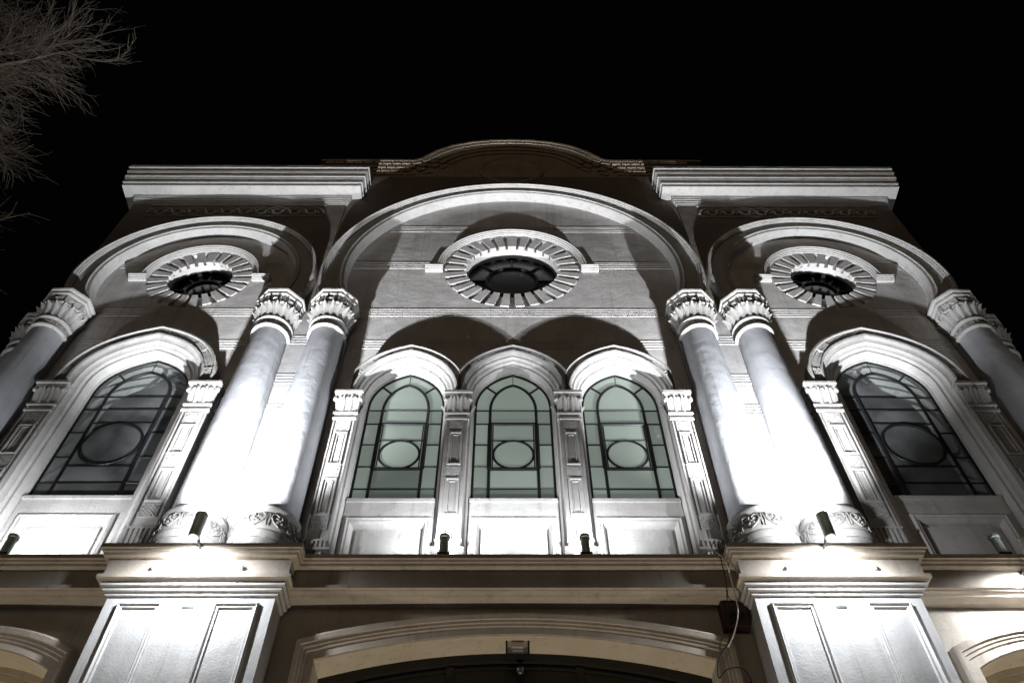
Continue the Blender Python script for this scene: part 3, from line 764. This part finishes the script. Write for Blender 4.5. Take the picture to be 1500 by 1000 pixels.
# --- lower storey: wall, doorway, side openings
def seg_arch(cx, hw, zsp, rise, zb, n=24):
    R = (hw*hw+rise*rise)/(2*rise); a = math.asin(hw/R)
    arc = [(cx+R*sin(t), zsp+rise-R+R*cos(t)) for t in lin(a, -a, n)]
    return [(cx+hw, zb)] + arc + [(cx-hw, zb)]
ENT = (0., 1.56, 5.40, .225, .05); SDE = [(-SIDE, .70, 5.32, .20, 1.1), (SIDE, .70, 5.32, .20, 1.1)]
mb = MB(); mb.prism(rect(-6.3, 6.3, .0, 5.95), YW, .44, [seg_arch(*e) for e in [ENT]+SDE])
mb.build('lower_wall', 'lower', bld, smooth=0)
def opening(e, name, is_door):
    cx, hw, zsp, rise, zb = e
    def row(o, y):
        return [(x, y, z) for x, z in seg_arch(cx, hw+o, zsp+o*.95, rise+o*.05, zb)]
    mb = MB()
    prof = [(.002, YW-.0), (.002, YW-.018), (.06, YW-.022), (.064, YW-.035), (.085, YW-.038), (.088, YW-.05), (.11, YW-.053), (.112, YW-.068), (.145, YW-.075), (.16, YW-.068), (.165, YW-.04), (.168, YW+.01)]
    mb.loft([row(o, y) for o, y in prof])
    fr = mb.build(name, 'ledge', bld, smooth=30)
    it = MB(); it.loft([row(-.0015, YW-.004), row(-.0015, .02), row(-.05, .022), row(-.05, .05)]); it.build('reveal', 'intrados', fr, smooth=40)
    d = MB(); yd = .03
    if is_door:
        d.prism([(x, z) for x, z in seg_arch(cx, hw+.005, zsp, rise, zb)], yd+.03, yd+.06)
        hh = MB()
        hh.loft([row(-.002, yd-.01), row(-.07, yd-.01), row(-.075, yd+.03)])
        hh.loft([row(-.105, yd+.03), row(-.105, yd+.015), row(-.118, yd+.015), row(-.118, yd+.03)])
        for x in (-.52, .52): hh.box(x-.03, x+.03, yd+.005, yd+.04, zb, zsp+rise-.1-.14*(abs(x)/1.56)**2)
        hh.box(-1.5, 1.5, yd+.0, yd+.04, 3.55, 3.7)
        for x in (-1.04, 0, 1.04):
            for z0, z1 in ((.3, 1.6), (1.75, 3.4)): panel_rim(hh, x-.4, x+.4, z0, z1, yd+.03, .05, .025)
        d.build('door', 'door', fr, smooth=0); hh.build('door_frame', 'door', fr, smooth=30)
    else:
        d.prism([(x, z) for x, z in seg_arch(cx, hw+.005, zsp, rise, zb)], yd+.05, yd+.07); d.build('pane', 'black', fr, smooth=0)
        hh = MB(); hh.loft([row(-.052, yd), row(-.11, yd), row(-.112, yd+.05)]); hh.box(cx-.03, cx+.03, yd+.01, yd+.05, zb, zsp+rise-.1); hh.box(cx-hw+.1, cx+hw-.1, yd+.015, yd+.05, 4.3, 4.36)
        hh.build('sash', 'intrados', fr, smooth=30)
opening(ENT, 'doorway', True)
for e in SDE: opening(e, 'lower_window', False)
mb = MB(); mb.box(-2.2, 2.2, -1.0, -.48, 0.0, .16); mb.box(-1.9, 1.9, -.48, -.0, 0.0, .06); mb.build('doorstep', 'pave', bld, smooth=0)

# ------------------------------------------------------------------ lamps and small things
GLOW = (.93, .96, 1.0)
def spot(name, parent, loc, aim, W, size, blend=.6, r=.03, color=GLOW):
    d = bpy.data.lights.new(name, 'SPOT'); d.energy = W; d.color = color; d.spot_size = rad(size); d.spot_blend = blend; d.shadow_soft_size = r
    o = bpy.data.objects.new(name, d); COL.objects.link(o); o.parent = parent; o.location = loc
    o.rotation_euler = (Vector(aim)).to_track_quat('-Z', 'Y').to_euler(); return o
def make_flood():
    """slim wall tube that shines up and down, held off the ledge by an arm"""
    root = empty('floodlight')
    t = MB(); t.lathe(0, 0, [(.034, -.12), (.045, -.115), (.047, -.10), (.047, .10), (.05, .105), (.05, .125), (.042, .127)], 20); t.build('housing', 'metal', root, smooth=40)
    b = MB(); b.tube([(0, .04, -.02), (0, .12, -.06), (0, .20, -.07)], .012, 8); b.box(-.03, .03, .17, .30, -.06, -.049); b.build('bracket', 'blackmetal', root, smooth=40)
    l = MB(); l.lathe(0, 0, [(.001, .1272), (.041, .1274)], 16, top=False, bottom=False); l.build('lens', 'lens', root, smooth=0)
    l = MB(); l.lathe(0, 0, [(.032, -.1215), (.001, -.1213)], 16, top=False, bottom=False); l.build('lens', 'lens', root, smooth=0)
    return root
def make_uplight():
    root = empty('spotlight')
    t = MB(); t.lathe(0, 0, [(.02, .0), (.035, .005), (.038, .03), (.038, .17), (.046, .175), (.046, .20), (.038, .202)], 18); t.build('housing', 'metal', root, smooth=40)
    b = MB(); b.box(-.05, .05, -.04, .04, -.012, .002); b.build('foot', 'blackmetal', root, smooth=0)
    l = MB(); l.lathe(0, 0, [(.001, .2012), (.037, .2014)], 14, top=False, bottom=False); l.build('lens', 'lens', root, smooth=0)
    return root
FLZ = 6.235
f0 = make_flood(); FL = []
for i, (x, y, lab) in enumerate(((-2.56, -.81, 'slim tube floodlight shining up and down before the left pair of columns'), (2.56, -.81, 'slim tube floodlight shining up and down before the right pair of columns'))):
    o = f0 if i == 0 else copy_tree(f0)
    o.location = (x, y, FLZ); tag(o, lab, 'floodlight', 'floodlights on the pedestals'); FL.append(o)
for i, o in enumerate(FL):
    spot('up_beam', o, (0, 0, .16), (0, .16, 1), 2700, 96, 1., .035)
    spot('spill', o, (0, 0, .16), (0, .6, 1), 45, 170, .5, .035)
    spot('down_beam', o, (0, .0, -.15), (0, .75, -1), 125, 175, .7, .03)
# unseen lamps added on the two outer pedestals to light the outer columns
for x, y, z, lab, wu, wd in ((-5.70, -.80, FLZ, 'unseen added floodlight on the far left pedestal beyond the left window', 150, 60), (5.70, -.80, FLZ, 'unseen added floodlight on the far right pedestal beyond the right window', 110, 60),
        (4.24, -.63, 6.12, 'slim tube floodlight hung off the ledge right of the dark uplight', 0, 150)):
    o = copy_tree(f0)
    for ch in list(o.children):
        if ch.type == 'LIGHT': bpy.data.objects.remove(ch)
    o.location = (x, y, z); tag(o, lab, 'floodlight', 'floodlights on the pedestals')
    if wu: spot('up_beam', o, (0, 0, .16), (.02 if x < 0 else -.02, .20, 1), wu, 34, .9, .035)
    spot('down_beam', o, (0, 0, -.15), (0, .75, -1), wd, 172, .7, .03)
u0 = make_uplight(); UP_ = []
for i, (x, lab, w) in enumerate(((-.6, 'small grey uplight at the foot of the pilaster left of the middle window', 110), (.6, 'small grey uplight at the foot of the pilaster right of the middle window', 110),
        (-4.28, 'small lit uplight below the left single window', 100), (4.12, 'small dark unlit uplight below the right single window', 0))):
    o = u0 if i == 0 else copy_tree(u0)
    o.location = (x + BX, -.46, ZL+.012); tag(o, lab, 'uplight', 'uplights on the ledge'); UP_.append((o, w))
dark_lens = plain('unlit_lens', (.05, .05, .05), .2)
for o, w in UP_:
    if w: spot('up_beam', o, (0, 0, .23), (0, .25, 1), w, 165, .7, .03)
    else:
        for ch in o.children:
            if ch.name.startswith('lens'): ch.data = ch.data.copy(); ch.data.materials[0] = dark_lens

# unseen warm lights added in the pavement to brighten the door and window arches
for i, (x, lab, P) in enumerate(((0., 'added unseen warm light in the doorstep before the dark door', 370), (-SIDE, 'added unseen warm light in the pavement before the lower left window', 330), (SIDE, 'added unseen warm light in the pavement before the lower right window', 330))):
    g0 = tag(empty('added_ground_light', (x+BX, -.86, .165 if x == 0 else .005)), lab, 'added ground light', 'added unseen lights in the pavement')
    mb = MB(); mb.lathe(0, 0, [(.11, 0), (.11, .012), (.085, .014), (.085, .006)], 24, top=False); mb.build('ring', 'metal', g0, smooth=30)
    mb = MB(); mb.lathe(0, 0, [(.084, .0065), (.001, .0066)], 20, top=False, bottom=False); mb.build('lens', 'lens', g0, smooth=0)
    spot('warm_beam', g0, (0, 0, .05), (0, .06, 1), P, 80, 1., .05, (1., .85, .66))
# halogen lamp above the door, off; dome camera under it
hl = tag(empty('halogen_lamp', (.04, -.10, 5.56)), 'unlit square halogen lamp with clear glass above the dark door', 'lamp')
mb = MB(); mb.box(-.085, .085, -.04, .06, -.055, .075); mb.box(-.095, .095, -.055, -.04, -.065, -.052); mb.box(-.095, .095, -.055, -.04, .066, .08); mb.box(-.095, -.08, -.055, -.04, -.052, .066); mb.box(.08, .095, -.055, -.04, -.052, .066)
mb.build('housing', 'blackmetal', hl, smooth=0)
mb = MB(); mb.box(-.08, .08, -.046, -.0405, -.052, .066); mb.build('glass', 'reflector', hl, smooth=0)
mb = MB(); mb.tube([(-.05, -.052, .005), (.05, -.052, .005)], .012, 8); mb.box(-.04, .04, -.055, -.047, -.035, -.02); mb.build('bulb', 'trim', hl, smooth=40)
mb = MB(); mb.box(-.02, .02, .06, .13, -.01, .03); mb.build('bracket', 'blackmetal', hl, smooth=0)
dc = tag(empty('camera_dome', (.06, -.06, 5.42)), 'small glassy camera dome hanging under the halogen lamp', 'camera')
mb = MB(); mb.lathe(0, 0, [(.004, -.034), (.017, -.03), (.025, -.017), (.028, .0)], 18); mb.build('dome', dark_lens, dc, smooth=60)
mb = MB(); mb.lathe(0, 0, [(.032, .0), (.034, .012), (.022, .025), (.010, .03), (.010, .09)], 18); mb.build('mount', 'blackmetal', dc, smooth=40)
# dark box on the wall beside the right pedestal
bx = tag(empty('wall_box', (1.80, -.22, 5.76)), 'dark red alarm box on the wall beside the right pedestal', 'alarm box')
mb = MB(); mb.loft([[(-.115, 0, -.12), (.10, 0, -.12), (.10, 0, .12), (-.115, 0, .12)], [(-.11, -.09, -.11), (.095, -.09, -.11), (.095, -.09, .115), (-.11, -.09, .115)], [(-.095, -.10, -.095), (.08, -.10, -.095), (.08, -.10, .10), (-.095, -.10, .10)]], cu=True)
mb.add([(-.095, -.10, -.095), (.08, -.10, -.095), (.08, -.10, .10), (-.095, -.10, .10)], [(0, 1, 2, 3)]); mb.build('case', 'box', bx, smooth=0)
mb = MB(); mb.box(-.07, .055, -.106, -.099, -.06, -.045); mb.box(-.07, .055, -.106, -.099, -.03, -.015); mb.box(-.07, .055, -.106, -.099, 0, .015); mb.build('grille', 'blackmetal', bx, smooth=0)
def smooth_path(P, n=8):
    out = []
    P = [Vector(p) for p in P]; Q = [P[0]] + P + [P[-1]]
    for i in range(1, len(Q)-2):
        for k in range(n):
            t = k/n; a, b, c, d = Q[i-1], Q[i], Q[i+1], Q[i+2]
            out.append(.5*((2*b)+(c-a)*t+(2*a-5*b+4*c-d)*t*t+(3*b-a-3*c+d)*t**3))
    return out + [P[-1]]
mb = MB(); mb.tube(smooth_path([(1.72, -.50, 6.36), (1.67, -.52, 6.25), (1.74, -.53, 6.14), (1.76, -.52, 6.02), (1.78, -.46, 5.87), (1.79, -.40, 5.72), (1.73, -.36, 5.55), (1.66, -.33, 5.44)]), .006, 6)
tag(mb.build('cable', 'cablew'), 'pale loose cable hanging from the ledge past the dark red box', 'cable')
mb = MB(); mb.tube(smooth_path([(1.66, -.33, 5.445), (1.60, -.32, 5.38), (1.56, -.30, 5.30), (1.555, -.27, 5.22), (1.62, -.32, 5.26), (1.72, -.32, 5.27), (1.78, -.30, 5.2), (1.80, -.24, 5.0), (1.80, -.235, 3.0)]), .006, 6)
tag(mb.build('cable', 'cable'), 'dark cable looping across the upper right corner of the doorway', 'cable')
mb = MB(); mb.tube(smooth_path([(1.735, -.52, 6.30), (1.725, -.515, 6.15), (1.73, -.48, 5.95), (1.73, -.36, 5.80), (1.71, -.34, 5.6), (1.665, -.33, 5.447)]), .0045, 6)
tag(mb.build('cable', 'cable'), 'thin black cable hanging straight behind the pale one', 'cable')

# ------------------------------------------------------------------ tree (bare, winter) left of the front
tree = tag(empty('bare_tree', (-9.5, -3.05, 0)), 'bare winter tree with dense fine twigs reaching in from the left', 'tree')
tr = random.Random(11)
TRK, CR = MB(), MB()
def limb(mb, p, d, L, r0, r1, n, wob, droop=0., seg=5):
    pts = [Vector(p)]; d = Vector(d).normalized()
    for i in range(n):
        d = (d + Vector((tr.gauss(0, wob), tr.gauss(0, wob), tr.gauss(0, wob)-droop))).normalized(); pts.append(pts[-1]+d*(L/n))
    mb.tube(pts, r0, seg, False, r1); return pts
def side_dir(t, ang):
    t = t.normalized(); u = t.orthogonal().normalized(); w = t.cross(u); a = tr.uniform(0, 2*PI)
    return t*cos(ang) + (u*cos(a)+w*sin(a))*sin(ang)
def along(P, f):
    x = f*(len(P)-1); i = min(int(x), len(P)-2); return P[i].lerp(P[i+1], x-i), P[i+1]-P[i]
trunk = limb(TRK, (0, 0, 0), (.02, 0, 1), 13.5, .24, .05, 14, .03, 0, 10)
def to_tip(z0, tip, r0):
    a, _ = along(trunk, z0/13.5); b = Vector(tip); n = 10; sag = Vector((0, 0, .10*(b-a).length)); pts = []; w = Vector((0, 0, 0))
    for i in range(n+1):
        t = i/n; w = w + Vector((tr.gauss(0, .05), tr.gauss(0, .05), tr.gauss(0, .05)))
        pts.append(a.lerp(b, t) + sag*4*t*(1-t) + w)
    TRK.tube(pts, r0, 6, False, .010); return pts
limbs = []
for z0, tip in ((5.2, (4.0, -.5, 7.6)), (5.6, (4.1, .3, 7.9)), (5.0, (3.6, .2, 7.1)), (6.2, (4.1, .0, 8.7)), (6.6, (3.7, -.5, 9.0)), (7.2, (3.9, .45, 9.7)), (7.6, (3.4, -.2, 10.1)), (8.2, (3.3, .5, 11.0)),
        (8.8, (3.1, -.4, 11.4)), (9.3, (3.2, .1, 12.2)), (9.8, (3.3, .5, 13.0)), (10.2, (2.5, -.3, 13.0)), (10.6, (3.0, .6, 14.0)), (11., (1.9, .2, 13.8)), (9.0, (2.2, .9, 12.6)), (7.9, (2.6, .8, 10.9)),
        (6.0, (-3.0, 1.5, 9.5)), (7.0, (-3.2, -1.6, 10.8)), (8.4, (-2.6, 2.2, 12.2)), (9.6, (-2.2, -1.8, 13.2)), (7.4, (.8, -3.0, 11.)), (6.8, (-.4, 3.2, 10.5)), (11.6, (.3, .6, 15.5)), (12.4, (-.6, -.4, 15.8))):
    limbs.append((to_tip(z0, tip, .055), tip[0] > 1.5))
for A, near in limbs:
    nb = 26 if near else 8
    for j in range(nb):
        g = .3 + .7*j/(nb-1); q, tq = along(A, g)
        d = side_dir(tq, tr.uniform(.45, .95)) + Vector((.15, 0, -.12))
        B = limb(CR, q, d, tr.uniform(.55, 1.15)*(1.15-.45*g), .0075, .003, 6, .12, .04, 4)
        for k in range(9):
            h = .15 + .85*k/8; q2, t2 = along(B, h)
            C = limb(CR, q2, side_dir(t2, tr.uniform(.3, .7)), tr.uniform(.22, .5), .0032, .0018, 4, .12, .06, 3)
            for m_ in range(5 if near else 2):
                q3, t3 = along(C, .15+.2*m_); limb(CR, q3, side_dir(t3, tr.uniform(.25, .7)), tr.uniform(.10, .26), .002, .0012, 2, .12, .05, 3)
TRK.build('trunk', 'bark', tree, smooth=60, merge=False)
CR.build('crown', 'bark', tree, smooth=0, merge=False)

# ------------------------------------------------------------------ ground
mb = MB(); mb.box(-400, 400, -400, 400, -.5, -.14); tag(mb.build('road', 'road', None, smooth=0), kind='structure')
mb = MB(); mb.box(-60, 60, -9.5, 60, -.3, 0.0); tag(mb.build('pavement', 'pave', None, smooth=0), kind='structure')

# ------------------------------------------------------------------ light, camera, world
w = bpy.data.worlds.new("World"); scene.world = w; w.use_nodes = True
w.node_tree.nodes['Background'].inputs[0].default_value = (.9, .95, 1, 1); w.node_tree.nodes['Background'].inputs[1].default_value = .0006
sd = bpy.data.lights.new('street_glow', 'SUN'); sd.energy = .20; sd.angle = rad(40); sd.color = (1., .78, .55)
so = bpy.data.objects.new('street_glow', sd); COL.objects.link(so); so.rotation_euler = Vector((.18, 1, -.06)).to_track_quat('-Z', 'Y').to_euler()

cam = bpy.data.cameras.new('camera'); cam.sensor_width = 36; cam.lens = 1221.844/1500*36; cam.clip_end = 2000; cam.clip_start = .05
co = bpy.data.objects.new('camera', cam); COL.objects.link(co); scene.camera = co
yaw, pit, rol = -.00962108, .946598591, -.00650082785
fwd = Vector((-sin(yaw)*cos(pit), cos(yaw)*cos(pit), sin(pit))); rt = Vector((cos(yaw), sin(yaw), 0)); up = rt.cross(fwd)
r2 = rt*cos(rol) + up*sin(rol); u2 = up*cos(rol) - rt*sin(rol)
mw = Matrix((r2, u2, -fwd)).transposed().to_4x4(); mw.translation = Vector((-.0455777, -6., 1.6)); co.matrix_world = mw

vs = scene.view_settings; vs.view_transform = 'Standard'; vs.look = 'None'; vs.exposure = 0; vs.gamma = 1
scene.cycles.max_bounces = 8
scene.cycles.sample_clamp_indirect = 6
